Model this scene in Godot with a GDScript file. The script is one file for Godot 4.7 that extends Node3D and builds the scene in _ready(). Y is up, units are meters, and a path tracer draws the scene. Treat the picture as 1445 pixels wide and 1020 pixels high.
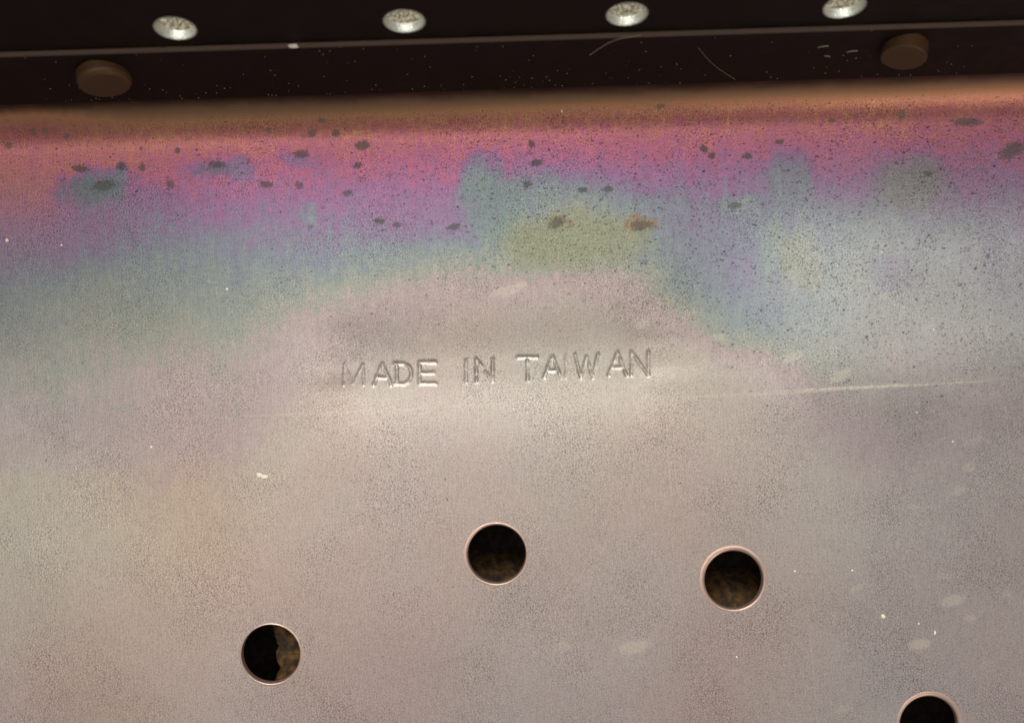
extends Node3D
# A close-up of a stamped, tarnished metal pan; one unit is a metre, lengths below are written in millimetres.

const MM := 0.001
const PXMM := 12.5                 # photo pixels per millimetre on the pan's bottom
const ROLL := 0.0314159            # the pan lies turned by 1.8 degrees under the camera
const EYE := 125.0                 # camera height over the pan's bottom
const BEND_AT := -25.0             # where the flat bottom starts to curl up
const BEND_R := 5.0
const LEAN := 75.0                 # degrees the back flange stands up from the bottom
const SHEET := 0.8                 # thickness of the pan's sheet
const U0 := -75.0
const U1 := 75.0
const S0 := -32.0
const S1 := 60.0
const TW := 2048
const TH := 1250
const HOLE_R := 3.27

var M := {}
var rng := RandomNumberGenerator.new()
var n_soft := FastNoiseLite.new()
var n_mid := FastNoiseLite.new()
var segs: Array = []               # strokes of the stamped letters, in mm
var hole_at: Array = []


# ------------------------------------------------------------------ helpers
func P(px: float, py: float) -> Vector2:
	# a spot of the photograph that lies on the pan's bottom, in the pan's own millimetres
	var dx := (px - 722.5) / PXMM
	var dy := (py - 510.0) / PXMM
	return Vector2(dx * cos(ROLL) - dy * sin(ROLL), dx * sin(ROLL) + dy * cos(ROLL))


func tag(o: Node, label := "", category := "", group := "", kind := "") -> Node:
	if label: o.set_meta("label", label)
	if category: o.set_meta("category", category)
	if group: o.set_meta("group", group)
	if kind: o.set_meta("kind", kind)
	return o


func base(called: String, at := Vector3.ZERO) -> Node3D:
	var o := Node3D.new()
	o.name = called
	add_child(o, true)
	o.position = at
	return o


func put(called: String, mesh: Mesh, mat: Material, parent: Node = null) -> MeshInstance3D:
	var o := MeshInstance3D.new()
	o.name = called
	o.mesh = mesh
	o.material_override = mat
	o.cast_shadow = GeometryInstance3D.SHADOW_CASTING_SETTING_ON
	(parent if parent else self).add_child(o, true)
	return o


class Soup:
	var v := PackedVector3Array()
	var n := PackedVector3Array()
	var t := PackedVector2Array()
	var i := PackedInt32Array()
	func add(p: Vector3, nn: Vector3, uv := Vector2.ZERO) -> int:
		v.append(p * 0.001); n.append(nn); t.append(uv)
		return v.size() - 1
	func quad(a: int, b: int, c: int, d: int) -> void:
		i.append_array([a, b, c, a, c, d])
	func done() -> ArrayMesh:
		# every face is wound so that it looks the way its normals do
		for f in range(0, i.size(), 3):
			var a := i[f]
			var b := i[f + 1]
			var c := i[f + 2]
			if (v[c] - v[a]).cross(v[b] - v[a]).dot(n[a] + n[b] + n[c]) < 0.0:
				i[f + 1] = c
				i[f + 2] = b
		var arr := []
		arr.resize(Mesh.ARRAY_MAX)
		arr[Mesh.ARRAY_VERTEX] = v
		arr[Mesh.ARRAY_NORMAL] = n
		arr[Mesh.ARRAY_TEX_UV] = t
		arr[Mesh.ARRAY_INDEX] = i
		var m := ArrayMesh.new()
		m.add_surface_from_arrays(Mesh.PRIMITIVE_TRIANGLES, arr)
		return m


func smooth(a: float, b: float, x: float) -> float:
	return smoothstep(a, b, x)


func seg_dist(p: Vector2, a: Vector2, b: Vector2) -> float:
	var ab := b - a
	var k := clampf((p - a).dot(ab) / maxf(ab.length_squared(), 1e-9), 0.0, 1.0)
	return p.distance_to(a + ab * k)


# ------------------------------------------------------------------ the pan's surface
func dent(u: float, s: float) -> float:
	# the broad shallow dish that the stamp left round the lettering, and the sheet's own waviness
	var dx := maxf(absf(u + 1.6 + 1.4 * n_soft.get_noise_2d(s * 3.0, 90.0)) - 14.5, 0.0)
	var dy := maxf(absf(s - 0.6 + u * 0.012) - 0.6, 0.0)
	var d := sqrt(dx * dx + dy * dy)
	var h := -0.58 * exp(-d * d / 25.0)
	h += 0.05 * n_soft.get_noise_2d(u, s)
	return h


func letters_h(u: float, s: float, list: Array) -> float:
	var h := 0.0
	var p := Vector2(u, s)
	for g in list:
		if u < g[4] or u > g[5]:
			continue
		var d := seg_dist(p, g[0], g[1])
		var w: float = g[3]
		h = minf(h, -g[2] * exp(-pow(d / (w * 0.62), 2.0)))
	return h


func sheet_point(u: float, s: float, off: float) -> Array:
	# [place, normal] of the sheet at the width u and the length s along it
	if s >= BEND_AT:
		var e := 0.2
		var h := dent(u, s)
		var n := Vector3(-(dent(u + e, s) - dent(u - e, s)) / (2 * e), 1.0, -(dent(u, s + e) - dent(u, s - e)) / (2 * e)).normalized()
		var k := smooth(BEND_AT, BEND_AT + 4.0, s)
		n = Vector3.UP.lerp(n, k).normalized()
		return [Vector3(u, h * k + off, s), n]
	var a := (BEND_AT - s) / BEND_R
	var r := BEND_R - off
	var top := deg_to_rad(LEAN)
	var n2 := Vector3(0, cos(minf(a, top)), sin(minf(a, top)))
	if a <= top:
		return [Vector3(u, BEND_R - r * cos(a), BEND_AT - r * sin(a)), n2]
	var l := (a - top) * BEND_R
	var p := Vector3(u, BEND_R - r * cos(top) + l * sin(top), BEND_AT - r * sin(top) - l * cos(top))
	return [p, n2]


func sheet_uv(u: float, s: float) -> Vector2:
	return Vector2((u - U0) / (U1 - U0), (s - S0) / (S1 - S0))


func grid_sheet(us: PackedFloat32Array, ss: PackedFloat32Array, cuts: Array, off: float, holes: Array) -> ArrayMesh:
	# a sheet on the lines us and ss, open at the cuts (Rect2) and round at the holes ([centre, radius, Rect2, segments])
	var k := Soup.new()
	var nu := us.size()
	for s in ss:
		for u in us:
			var q := sheet_point(u, s, off)
			k.add(q[0], q[1], sheet_uv(u, s))
	for j in ss.size() - 1:
		for i in nu - 1:
			var c := Vector2((us[i] + us[i + 1]) / 2, (ss[j] + ss[j + 1]) / 2)
			var open := false
			for r in cuts:
				if r.has_point(c):
					open = true
					break
			if not open:
				k.quad(j * nu + i, j * nu + i + 1, (j + 1) * nu + i + 1, (j + 1) * nu + i)
	for hole in holes:
		var r: Rect2 = hole[2]
		var n: int = hole[3]
		var rings: Array = [[], [], []]
		for a in n:
			var th := TAU * a / n
			var dir := Vector2(cos(th), sin(th))
			var reach := 1e9
			if absf(dir.x) > 1e-6:
				reach = minf(reach, ((r.end.x if dir.x > 0 else r.position.x) - hole[0].x) / dir.x)
			if absf(dir.y) > 1e-6:
				reach = minf(reach, ((r.end.y if dir.y > 0 else r.position.y) - hole[0].y) / dir.y)
			for m in 3:
				var w: Vector2 = hole[0] + dir * lerpf(reach, hole[1], m / 2.0)
				var q := sheet_point(w.x, w.y, off)
				rings[m].append(k.add(q[0], q[1], sheet_uv(w.x, w.y)))
		# the corners of the square are filled by the two rays nearest to each
		for m in 2:
			for a in n:
				var b := (a + 1) % n
				k.quad(rings[m][a], rings[m][b], rings[m + 1][b], rings[m + 1][a])
		for cx in [r.position.x, r.end.x]:
			for cy in [r.position.y, r.end.y]:
				var corner := Vector2(cx, cy)
				var th2 := fposmod((corner - hole[0]).angle(), TAU)
				var a2 := int(floor(th2 / TAU * n)) % n
				var q := sheet_point(cx, cy, off)
				var id := k.add(q[0], q[1], sheet_uv(cx, cy))
				k.i.append_array([rings[0][a2], id, rings[0][(a2 + 1) % n]])
	return k.done()


func lines(a: float, b: float, step: float) -> PackedFloat32Array:
	var out := PackedFloat32Array()
	var n := int(round((b - a) / step))
	for i in n + 1:
		out.append(a + (b - a) * i / n)
	return out


func ring_mesh(c: Vector2, wide: Array, seed_: int) -> ArrayMesh:
	# the drawn lip of a hole: out of the flat sheet, over a low burr and down the bore
	var k := Soup.new()
	var n := 96
	var nz := FastNoiseLite.new()
	nz.seed = seed_
	nz.frequency = 1.3
	var prof := []
	for a in n + 1:
		var th := TAU * a / n
		var d := Vector2(cos(th), sin(th))
		var j := 0.025 * nz.get_noise_2d(d.x * 5.0 + 9.0, d.y * 5.0)
		var jf := 0.10 * nz.get_noise_2d(d.x * 1.5, d.y * 1.5) + 0.05 * nz.get_noise_2d(d.x * 4.0 + 20.0, d.y * 4.0)
		var inner: Vector2 = c + d * HOLE_R
		var outer: Vector2 = c + wide[1] + d * (HOLE_R + wide[0])
		var col := []
		for g in [[1.0, 0.0], [0.86 + jf, 0.012], [0.62 + jf, 0.045 + j], [0.40 + jf, 0.02 + j], [0.18, -0.05], [0.05, -0.14], [0.0, -0.24], [-0.03, -0.5], [-0.03, -SHEET]]:
			var q: Vector2 = inner.lerp(outer, g[0])
			col.append([q, q.distance_to(c), g[1]])
		prof.append([d, col])
	for a in n + 1:
		var d: Vector2 = prof[a][0]
		var col: Array = prof[a][1]
		for m in col.size():
			var c0: Array = col[maxi(m - 1, 0)]
			var c1: Array = col[mini(m + 1, col.size() - 1)]
			var tn := Vector2(c1[1] - c0[1], c1[2] - c0[2]).normalized()
			var nn := Vector2(-tn.y, tn.x)
			if nn.y < -0.001 or (absf(nn.y) < 0.02 and nn.x > 0): nn = -nn
			if m == 0: nn = Vector2(0, 1)
			var w: Vector2 = col[m][0]
			var q := sheet_point(w.x, w.y, 0.0)
			k.add(q[0] + Vector3(0, col[m][2], 0), Vector3(d.x * nn.x, nn.y, d.y * nn.x).normalized(), Vector2(w.x * 0.05, w.y * 0.05))
	var nc: int = prof[0][1].size()
	for a in n:
		for m in nc - 1:
			k.quad(a * nc + m, (a + 1) * nc + m, (a + 1) * nc + m + 1, a * nc + m + 1)
	return k.done()


# ------------------------------------------------------------------ textures
func lerp3(stops: Array, t: float) -> Vector3:
	for i in stops.size() - 1:
		if t <= stops[i + 1][0]:
			var f := clampf((t - stops[i][0]) / (stops[i + 1][0] - stops[i][0]), 0.0, 1.0)
			return stops[i][1].lerp(stops[i + 1][1], f)
	return stops[-1][1]


func noise(seed_: int, freq: float, oct := 3, kind := FastNoiseLite.TYPE_SIMPLEX_SMOOTH) -> FastNoiseLite:
	var f := FastNoiseLite.new()
	f.seed = seed_
	f.noise_type = kind
	f.frequency = freq
	f.fractal_octaves = oct
	return f


func along(tab: Array, x: float) -> float:
	for i in tab.size() - 1:
		if x <= tab[i + 1][0]:
			return lerpf(tab[i][1], tab[i + 1][1], clampf((x - tab[i][0]) / (tab[i + 1][0] - tab[i][0]), 0.0, 1.0))
	return tab[-1][1]


func tarnish_map() -> Array:
	# the oxide film on the sheet: its colour runs through the interference series as the film thickens away from the bend
	var lw := 700
	var lh := 427
	var img := PackedByteArray()
	img.resize(lw * lh * 3)
	var series := [
		[-0.30, Vector3(128, 108, 84)], [-0.06, Vector3(146, 120, 92)], [0.0, Vector3(200, 148, 112)], [0.09, Vector3(187, 117, 114)], [0.24, Vector3(174, 103, 133)], [0.38, Vector3(148, 106, 146)],
		[0.50, Vector3(132, 116, 144)], [0.62, Vector3(124, 130, 143)], [0.70, Vector3(128, 139, 140)], [0.82, Vector3(146, 149, 140)],
		[0.90, Vector3(164, 150, 150)], [1.0, Vector3(170, 157, 156)], [1.12, Vector3(175, 166, 159)], [1.35, Vector3(180, 172, 164)], [1.6, Vector3(178, 169, 164)]]
	var mids := [[-300.0, 350.0], [0.0, 362.0], [300.0, 345.0], [600.0, 335.0], [800.0, 300.0], [1000.0, 335.0], [1250.0, 335.0], [1700.0, 355.0]]
	# where the film is thick enough to show olive or rust: photo x, photo y, half sizes, colour, share
	var stains := [[815, 338, 100, 40, Vector3(132, 136, 106), 0.75], [745, 348, 40, 30, Vector3(132, 138, 112), 0.6], [1285, 258, 48, 38, Vector3(132, 130, 112), 0.55], [905, 318, 22, 9, Vector3(140, 106, 80), 0.8], [788, 316, 18, 10, Vector3(126, 108, 90), 0.7],
		[1130, 370, 34, 40, Vector3(150, 148, 122), 0.5], [700, 285, 40, 50, Vector3(104, 132, 118), 0.5], [132, 268, 40, 18, Vector3(88, 118, 110), 0.55], [300, 236, 30, 9, Vector3(90, 100, 106), 0.5], [1340, 362, 26, 30, Vector3(132, 150, 150), 0.6]]
	for b in stains:
		b[0] = P(b[0], b[1])
	var ends := [[-300.0, 560.0], [0.0, 580.0], [330.0, 560.0], [420.0, 480.0], [620.0, 425.0], [800.0, 412.0], [960.0, 450.0], [1100.0, 520.0], [1250.0, 580.0], [1445.0, 620.0], [1700.0, 640.0]]
	var starts := [[-300.0, 150.0], [0.0, 152.0], [300.0, 158.0], [722.0, 154.0], [1000.0, 150.0], [1445.0, 146.0], [1700.0, 146.0]]
	# photo x, photo y, half sizes, change of film thickness, softness of its edge
	# photo x, photo y, half sizes, the film thickness it is drawn to, softness of its edge, how far it is drawn there
	var blobs := [
		[60, 260, 110, 90, 0.10, 0.7, 0.7], [30, 345, 90, 50, 0.45, 0.8, 0.5], [240, 400, 170, 50, 0.70, 0.95, 0.35], [350, 480, 70, 120, 0.80, 0.9, 0.3], [170, 600, 200, 90, 0.80, 0.9, 0.4],
		[130, 268, 44, 22, 0.68, 0.7, 0.8], [165, 250, 20, 14, 0.64, 0.6, 0.7], [160, 300, 70, 40, 0.58, 0.8, 0.6], [300, 236, 44, 12, 0.60, 0.9, 0.55], [345, 240, 20, 16, 0.60, 0.6, 0.5], [420, 226, 30, 8, 0.56, 0.9, 0.5], [435, 305, 14, 14, 0.7, 0.6, 0.8], [335, 365, 16, 40, 0.62, 0.4, 0.8],
		[690, 290, 45, 62, 0.66, 0.5, 0.75], [672, 285, 20, 58, 0.72, 0.4, 0.8], [770, 290, 90, 40, 0.70, 0.6, 0.9], [815, 335, 105, 46, 0.80, 0.5, 0.95], [740, 350, 40, 30, 0.78, 0.6, 0.9], [930, 295, 50, 22, 0.68, 0.6, 0.7],
		[1285, 255, 45, 36, 0.79, 0.8, 0.5], [1110, 255, 34, 36, 0.70, 0.7, 0.7], [1040, 290, 26, 14, 0.80, 0.6, 0.8], [980, 330, 50, 50, 0.54, 0.9, 0.55], [1060, 350, 60, 50, 0.62, 0.8, 0.8], [1165, 390, 110, 90, 0.69, 0.7, 0.9], [1100, 370, 30, 50, 0.76, 0.6, 0.7],
		[1330, 375, 120, 60, 0.71, 0.7, 0.8], [1255, 385, 30, 26, 0.56, 0.5, 0.8], [1430, 290, 30, 36, 0.50, 0.6, 0.7], [1420, 380, 50, 60, 0.55, 0.6, 0.6], [1010, 410, 80, 60, 0.56, 0.95, 0.5], [1070, 450, 60, 50, 0.52, 0.9, 0.4],
		[1230, 590, 90, 70, 0.76, 0.5, 0.55], [1160, 500, 60, 60, 0.72, 0.6, 0.6], [1400, 480, 140, 100, 0.70, 0.8, 0.5], [600, 300, 110, 36, 0.42, 0.7, 0.6], [560, 425, 90, 30, 0.92, 0.8, 0.6], [200, 520, 120, 120, 0.86, 0.8, 0.4]]
	var placed := []
	for b in blobs:
		placed.append([P(b[0], b[1]), b[2] / PXMM, b[3] / PXMM, b[4], b[5], b[6]])
	var na := noise(3, 0.045, 4)
	var nb := noise(8, 0.35, 3)
	var nc := noise(15, 0.022, 3)
	var nd := noise(21, 0.028, 3)
	var ne := noise(27, 0.6, 2)
	var nf := noise(29, 1.1, 2)
	for y in lh:
		var s := lerpf(S0, S1, (y + 0.5) / lh)
		for x in lw:
			var u := lerpf(U0, U1, (x + 0.5) / lw)
			var p := 722.5 + u * PXMM
			var q := 510.0 + s * PXMM
			var streak := ne.get_noise_2d(u * 1.4 + 0.8 * na.get_noise_2d(u, s * 0.5), s * 0.09) * (1.0 - 0.6 * smooth(330.0, 460.0, q))
			var t0 := along(starts, p)
			var qm := along(mids, p)
			var t := 0.62 * (q - t0) / (qm - t0) if q < qm else 0.62 + 0.38 * (q - qm) / (along(ends, p) - qm)
			var inside := smooth(-0.02, 0.12, t)
			t += inside * (0.09 * na.get_noise_2d(u, s * 1.4) + 0.05 * nb.get_noise_2d(u, s) + 0.07 * nf.get_noise_2d(u, s * 0.7) + 0.05 * streak)
			var wob := Vector2(nb.get_noise_2d(u * 0.8 + 50.0, s * 0.5), nb.get_noise_2d(u * 0.8, s * 0.5 + 70.0)) * 1.3 + Vector2(nf.get_noise_2d(u + 90.0, s * 0.6), nf.get_noise_2d(u, s * 0.6 + 30.0)) * 0.8
			for b in placed:
				var d := Vector2((u + wob.x - b[0].x) / b[1], (s + wob.y * 0.8 - b[0].y) / b[2])
				var l := d.length_squared()
				if l < 4.0:
					t = lerpf(t, b[3] + 0.06 * na.get_noise_2d(u * 2.0, s * 2.0) + 0.05 * streak, b[5] * (1.0 - smooth(1.0 - b[4], 1.0 + b[4], sqrt(l))))
			var c := lerp3(series, t)
			for b in stains:
				var d2 := Vector2((u + wob.x - b[0].x) * PXMM / b[2], (s + wob.y * 0.8 - b[0].y) * PXMM / b[3]).length()
				if d2 < 1.5:
					c = c.lerp(b[4], 0.75 * b[5] * (1.0 - smooth(0.55, 1.35, d2)))
			var grey := (c.x + c.y + c.z) / 3.0
			# the film is weaker to the right and at the far left
			var low := smooth(200.0, 420.0, q)
			var sat := 0.98 - 0.12 * smooth(900.0, 1250.0, p) * smooth(165.0, 260.0, q)
			sat -= 0.36 * (1.0 - smooth(0.0, 260.0, p)) * smooth(180.0, 300.0, q)
			c = Vector3(grey, grey, grey).lerp(c, sat)
			# slow drifts of hue over the bare part
			var bare := smooth(0.85, 1.1, t)
			var h1 := nc.get_noise_2d(u, s)
			var h2 := nd.get_noise_2d(u + 200.0, s * 0.8)
			c += bare * (Vector3(5, -4, -1) * h1 * 0.7 + Vector3(-6, 3, 6) * h2 * 0.9)
			c += bare * Vector3(5, 1, -5) * (1.0 - smooth(200.0, 620.0, p)) * smooth(520.0, 680.0, q)
			c += bare * (Vector3(2, -3, 0) * smooth(700.0, 1000.0, q))
			# greyer, more violet metal to the right of the holes
			var right := smooth(1050.0, 1350.0, p + 60.0 * h2) * low
			c = c.lerp(Vector3(152, 146, 148) * (grey / 158.0), right * 0.6)
			# the black coat of the upright part runs out unevenly over the end of the bend
			c = c.lerp(Vector3(36, 26, 20), 1.0 - smooth(-32.2, -29.6, s + 0.35 * nb.get_noise_2d(u * 0.5, s)))
			c = c.lerp(Vector3(144, 153, 164), 0.10 * smooth(1000.0, 1200.0, p) * smooth(270.0, 360.0, q) * (1.0 - smooth(470.0, 600.0, q)))
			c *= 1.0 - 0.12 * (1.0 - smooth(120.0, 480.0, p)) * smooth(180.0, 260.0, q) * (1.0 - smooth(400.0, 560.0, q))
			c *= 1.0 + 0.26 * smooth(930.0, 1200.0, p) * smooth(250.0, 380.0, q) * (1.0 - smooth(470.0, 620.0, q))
			c *= 1.0 + 0.012 * streak + 0.03 * h2
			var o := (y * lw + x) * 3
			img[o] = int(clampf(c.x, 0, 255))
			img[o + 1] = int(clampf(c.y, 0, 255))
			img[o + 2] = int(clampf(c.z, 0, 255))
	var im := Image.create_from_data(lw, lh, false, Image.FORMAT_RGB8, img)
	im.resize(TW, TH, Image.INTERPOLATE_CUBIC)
	return [im.get_data()]


func blot(mask: PackedByteArray, c: Vector2, rx: float, ry: float, turn: float, v: int, ragged: float, nz: FastNoiseLite) -> void:
	# an uneven oval of value v in a mask of the sheet; c and the radii are in mm
	var k := TW / (U1 - U0)
	var kk := TH / (S1 - S0)
	var r := maxf(rx, ry) * 1.5
	var x0 := maxi(int((c.x - r - U0) * k), 0)
	var x1 := mini(int((c.x + r - U0) * k) + 1, TW - 1)
	var y0 := maxi(int((c.y - r - S0) * kk), 0)
	var y1 := mini(int((c.y + r - S0) * kk) + 1, TH - 1)
	var cs := cos(turn)
	var sn := sin(turn)
	for y in range(y0, y1 + 1):
		for x in range(x0, x1 + 1):
			var dx := (x + 0.5) / k + U0 - c.x
			var dy := (y + 0.5) / kk + S0 - c.y
			var a := (dx * cs + dy * sn) / rx
			var b := (-dx * sn + dy * cs) / ry
			var d := sqrt(a * a + b * b)
			if ragged > 0.0:
				d += ragged * nz.get_noise_2d(x * 1.0, y * 1.0)
			var f := 1.0 - smoothstep(0.75, 1.15, d)
			if f > 0.0:
				var o := y * TW + x
				mask[o] = maxi(mask[o], int(v * f))


func scratch(mask: PackedByteArray, a: Vector2, b: Vector2, w: float, v: int, nz: FastNoiseLite) -> void:
	var n := int(a.distance_to(b) / 0.06)
	for i in n + 1:
		var f := float(i) / maxf(n, 1)
		var p := a.lerp(b, f)
		var g := clampf(0.65 + 0.9 * nz.get_noise_2d(p.x * 9.0, p.y * 9.0), 0.0, 1.0) * smoothstep(0.0, 0.12, f) * smoothstep(1.0, 0.85, f)
		blot(mask, p + Vector2(0, 0.06 * nz.get_noise_2d(p.x * 2.0, 40.0)), w, w, 0.0, int(v * g), 0.0, nz)


func pan_textures() -> Array:
	var low: PackedByteArray = tarnish_map()[0]
	# fine rolling grain: worm-like mottle, and long brush lines along the sheet
	var worm := noise(31, 0.17, 3, FastNoiseLite.TYPE_SIMPLEX)
	worm.fractal_type = FastNoiseLite.FRACTAL_RIDGED
	worm.domain_warp_enabled = true
	worm.domain_warp_amplitude = 3.0
	worm.domain_warp_frequency = 0.09
	var g1 := worm.get_image(TW, TH, false, false, true).get_data()
	var g2 := noise(37, 0.33, 2, FastNoiseLite.TYPE_SIMPLEX).get_image(TW, TH, false, false, true).get_data()
	var st := noise(41, 0.30, 3).get_image(TW, 120, false, false, true)
	st.resize(TW, TH, Image.INTERPOLATE_CUBIC)
	var g3 := st.get_data()
	var sh := noise(47, 0.22, 2).get_image(330, TH, false, false, true)
	sh.resize(TW, TH, Image.INTERPOLATE_CUBIC)
	var g4 := sh.get_data()
	var amt_im := noise(53, 0.05, 3).get_image(TW / 8, TH / 8, false, false, true)
	amt_im.resize(TW, TH, Image.INTERPOLATE_CUBIC)
	var amt := amt_im.get_data()

	var pits := PackedByteArray()
	pits.resize(TW * TH)
	var dark := PackedByteArray()
	dark.resize(TW * TH)
	var pale := PackedByteArray()
	pale.resize(TW * TH)
	var nz := noise(61, 0.21, 2)
	var dens := noise(67, 0.05, 2)
	rng.seed = 20
	# pitting, thick along the bend and to the right
	for i in 44000:
		var p := Vector2(rng.randf_range(U0, U1), rng.randf_range(-29.0, 14.0))
		var px := 722.5 + p.x * PXMM
		var q := 510.0 + p.y * PXMM
		var k := smoothstep(300.0, 900.0, px) * (1.0 - smoothstep(290.0, 500.0, q - 130.0 * smoothstep(820.0, 1150.0, px)))
		k = maxf(k, 0.25 * (1.0 - smoothstep(200.0, 330.0, q)))
		k *= clampf(0.75 + 0.9 * dens.get_noise_2d(p.x * 4.0, p.y * 4.0), 0.15, 1.0) * smoothstep(148.0, 175.0, q)
		if rng.randf() < k:
			var r := rng.randf_range(0.035, 0.078) * (1.0 + 0.6 * float(rng.randf() < 0.06))
			blot(pits, p, r * rng.randf_range(1.0, 1.9), r, rng.randf_range(-0.5, 0.5) - 0.15, int(35.0 + 145.0 * pow(rng.randf(), 1.7)), 0.0, nz)
	for i in 260:
		var p := Vector2(rng.randf_range(U0, U1), rng.randf_range(-5.0, 60.0))
		blot(pits, p, rng.randf_range(0.05, 0.11), rng.randf_range(0.05, 0.1), 0.0, int(rng.randf_range(50, 140)), 0.0, nz)
	# dull grey-green spots in the coloured band
	for d in [[511, 205, 13, 8, -0.2], [425, 217, 13, 7, 0.05], [112, 238, 14, 6, 0.15], [375, 260, 12, 6, 0.1], [490, 272, 9, 5, -0.2], [422, 262, 7, 6, 0], [505, 233, 8, 5, -0.3], [640, 320, 12, 6, -0.2],
			[250, 212, 5, 5, 0], [440, 188, 7, 7, 0], [474, 188, 7, 6, 0], [750, 203, 6, 7, 0], [757, 230, 10, 6, 0], [1055, 220, 8, 6, 0], [994, 210, 8, 6, 0.5], [1037, 290, 13, 6, -0.1], [1365, 172, 26, 7, 0.03],
			[1430, 212, 24, 12, -0.45], [1272, 162, 8, 9, 0], [1174, 170, 6, 4, 0], [1100, 200, 8, 4, 0], [785, 315, 15, 9, -0.5], [822, 268, 9, 5, 0], [858, 267, 9, 5, 0], [905, 318, 19, 8, -0.1], [744, 260, 8, 6, 0],
			[95, 192, 6, 6, 0], [1005, 220, 6, 6, 0.4], [240, 260, 7, 7, 0], [170, 235, 8, 7, 0], [200, 236, 6, 8, 0], [560, 318, 7, 5, 0], [535, 312, 10, 5, 0.2], [380, 185, 5, 5, 0], [12, 205, 7, 6, 0], [50, 185, 6, 6, 0],
			[66, 185, 6, 6, 0], [1395, 362, 4, 5, 0], [930, 150, 8, 5, 0], [456, 170, 7, 5, 0], [305, 232, 16, 6, 0.1], [145, 262, 20, 9, -0.1], [1310, 245, 8, 5, 0.2]]:
		blot(dark, P(d[0], d[1]), d[2] * 0.85 / PXMM, d[3] * 0.85 / PXMM, d[4], 190 + int(d[0]) % 60, 0.5, nz)
	for i in 70:
		var p := P(rng.randf_range(-60, 1500), 165.0 + 260.0 * pow(rng.randf(), 1.3))
		blot(dark, p, rng.randf_range(0.12, 0.5), rng.randf_range(0.1, 0.3), rng.randf_range(-0.4, 0.3), int(rng.randf_range(40, 130)), 0.5, nz)
	# dried pale drops towards the right and the bottom
	for d in [[895, 913, 23, 9, -0.12, 120], [1298, 909, 17, 8, -0.1, 140], [1345, 848, 19, 8, -0.2, 120], [793, 912, 14, 8, -0.1, 70], [1371, 872, 9, 5, 0, 90], [1210, 830, 13, 5, -0.4, 80], [1335, 812, 12, 6, -0.2, 70], [1420, 838, 8, 5, 0, 70],
			[712, 412, 20, 8, -0.2, 105], [735, 403, 10, 5, -0.3, 110], [1187, 530, 18, 7, -0.45, 130], [1120, 504, 17, 6, -0.4, 120], [1015, 475, 10, 6, 0, 90], [1250, 420, 10, 5, 0, 90], [908, 458, 12, 5, -0.3, 90], [1375, 622, 14, 6, -0.4, 60],
			[1368, 660, 10, 6, 0, 70], [1355, 693, 12, 6, -0.3, 80], [600, 478, 6, 5, 0, 70], [1192, 1000, 14, 6, -0.3, 60], [1290, 715, 12, 5, 0, 50], [1180, 930, 10, 5, -0.3, 40]]:
		blot(pale, P(d[0], d[1]), d[2] / PXMM, d[3] / PXMM, d[4], d[5], 0.4, nz)
	for i in 1500:
		var p := Vector2(rng.randf_range(U0, U1), rng.randf_range(4.0, 60.0))
		blot(pale, p, rng.randf_range(0.06, 0.16), rng.randf_range(0.05, 0.12), rng.randf() * TAU, int(rng.randf_range(15, 60)), 0.0, nz)
	# scratches
	for d in [[1020, 560, 1420, 536, 0.10, 170], [1110, 552, 1340, 541, 0.10, 255], [1125, 550, 1300, 542, 0.12, 255], [960, 562, 1160, 548, 0.12, 110], [330, 588, 560, 578, 0.12, 100], [540, 580, 760, 566, 0.1, 85], [1000, 527, 1035, 532, 0.07, 110], [1418, 560, 1432, 690, 0.07, 90],
			[1140, 850, 1152, 1000, 0.07, 110], [1243, 860, 1247, 910, 0.07, 90], [940, 610, 950, 720, 0.07, 70], [858, 640, 864, 760, 0.08, 50], [545, 660, 560, 760, 0.07, 40], [150, 670, 154, 800, 0.08, 55], [15, 860, 20, 1010, 0.1, 45],
			[1180, 545, 1400, 534, 0.06, 70], [1135, 330, 1140, 400, 0.08, 40], [660, 850, 664, 1010, 0.08, 40], [790, 600, 796, 690, 0.06, 40], [395, 420, 399, 520, 0.06, 40]]:
		scratch(pale, P(d[0], d[1]), P(d[2], d[3]), d[4], d[5], nz)
	for i in 120:
		var p := Vector2(rng.randf_range(U0, U1), rng.randf_range(-15.0, 58.0))
		scratch(pale, p, p + Vector2(rng.randf_range(-0.4, 0.4), rng.randf_range(2.0, 11.0)), 0.05, int(rng.randf_range(12, 38)), nz)

	var col := PackedByteArray()
	col.resize(TW * TH * 3)
	var hgt := PackedByteArray()
	hgt.resize(TW * TH)
	var rough := PackedByteArray()
	rough.resize(TW * TH)
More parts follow.
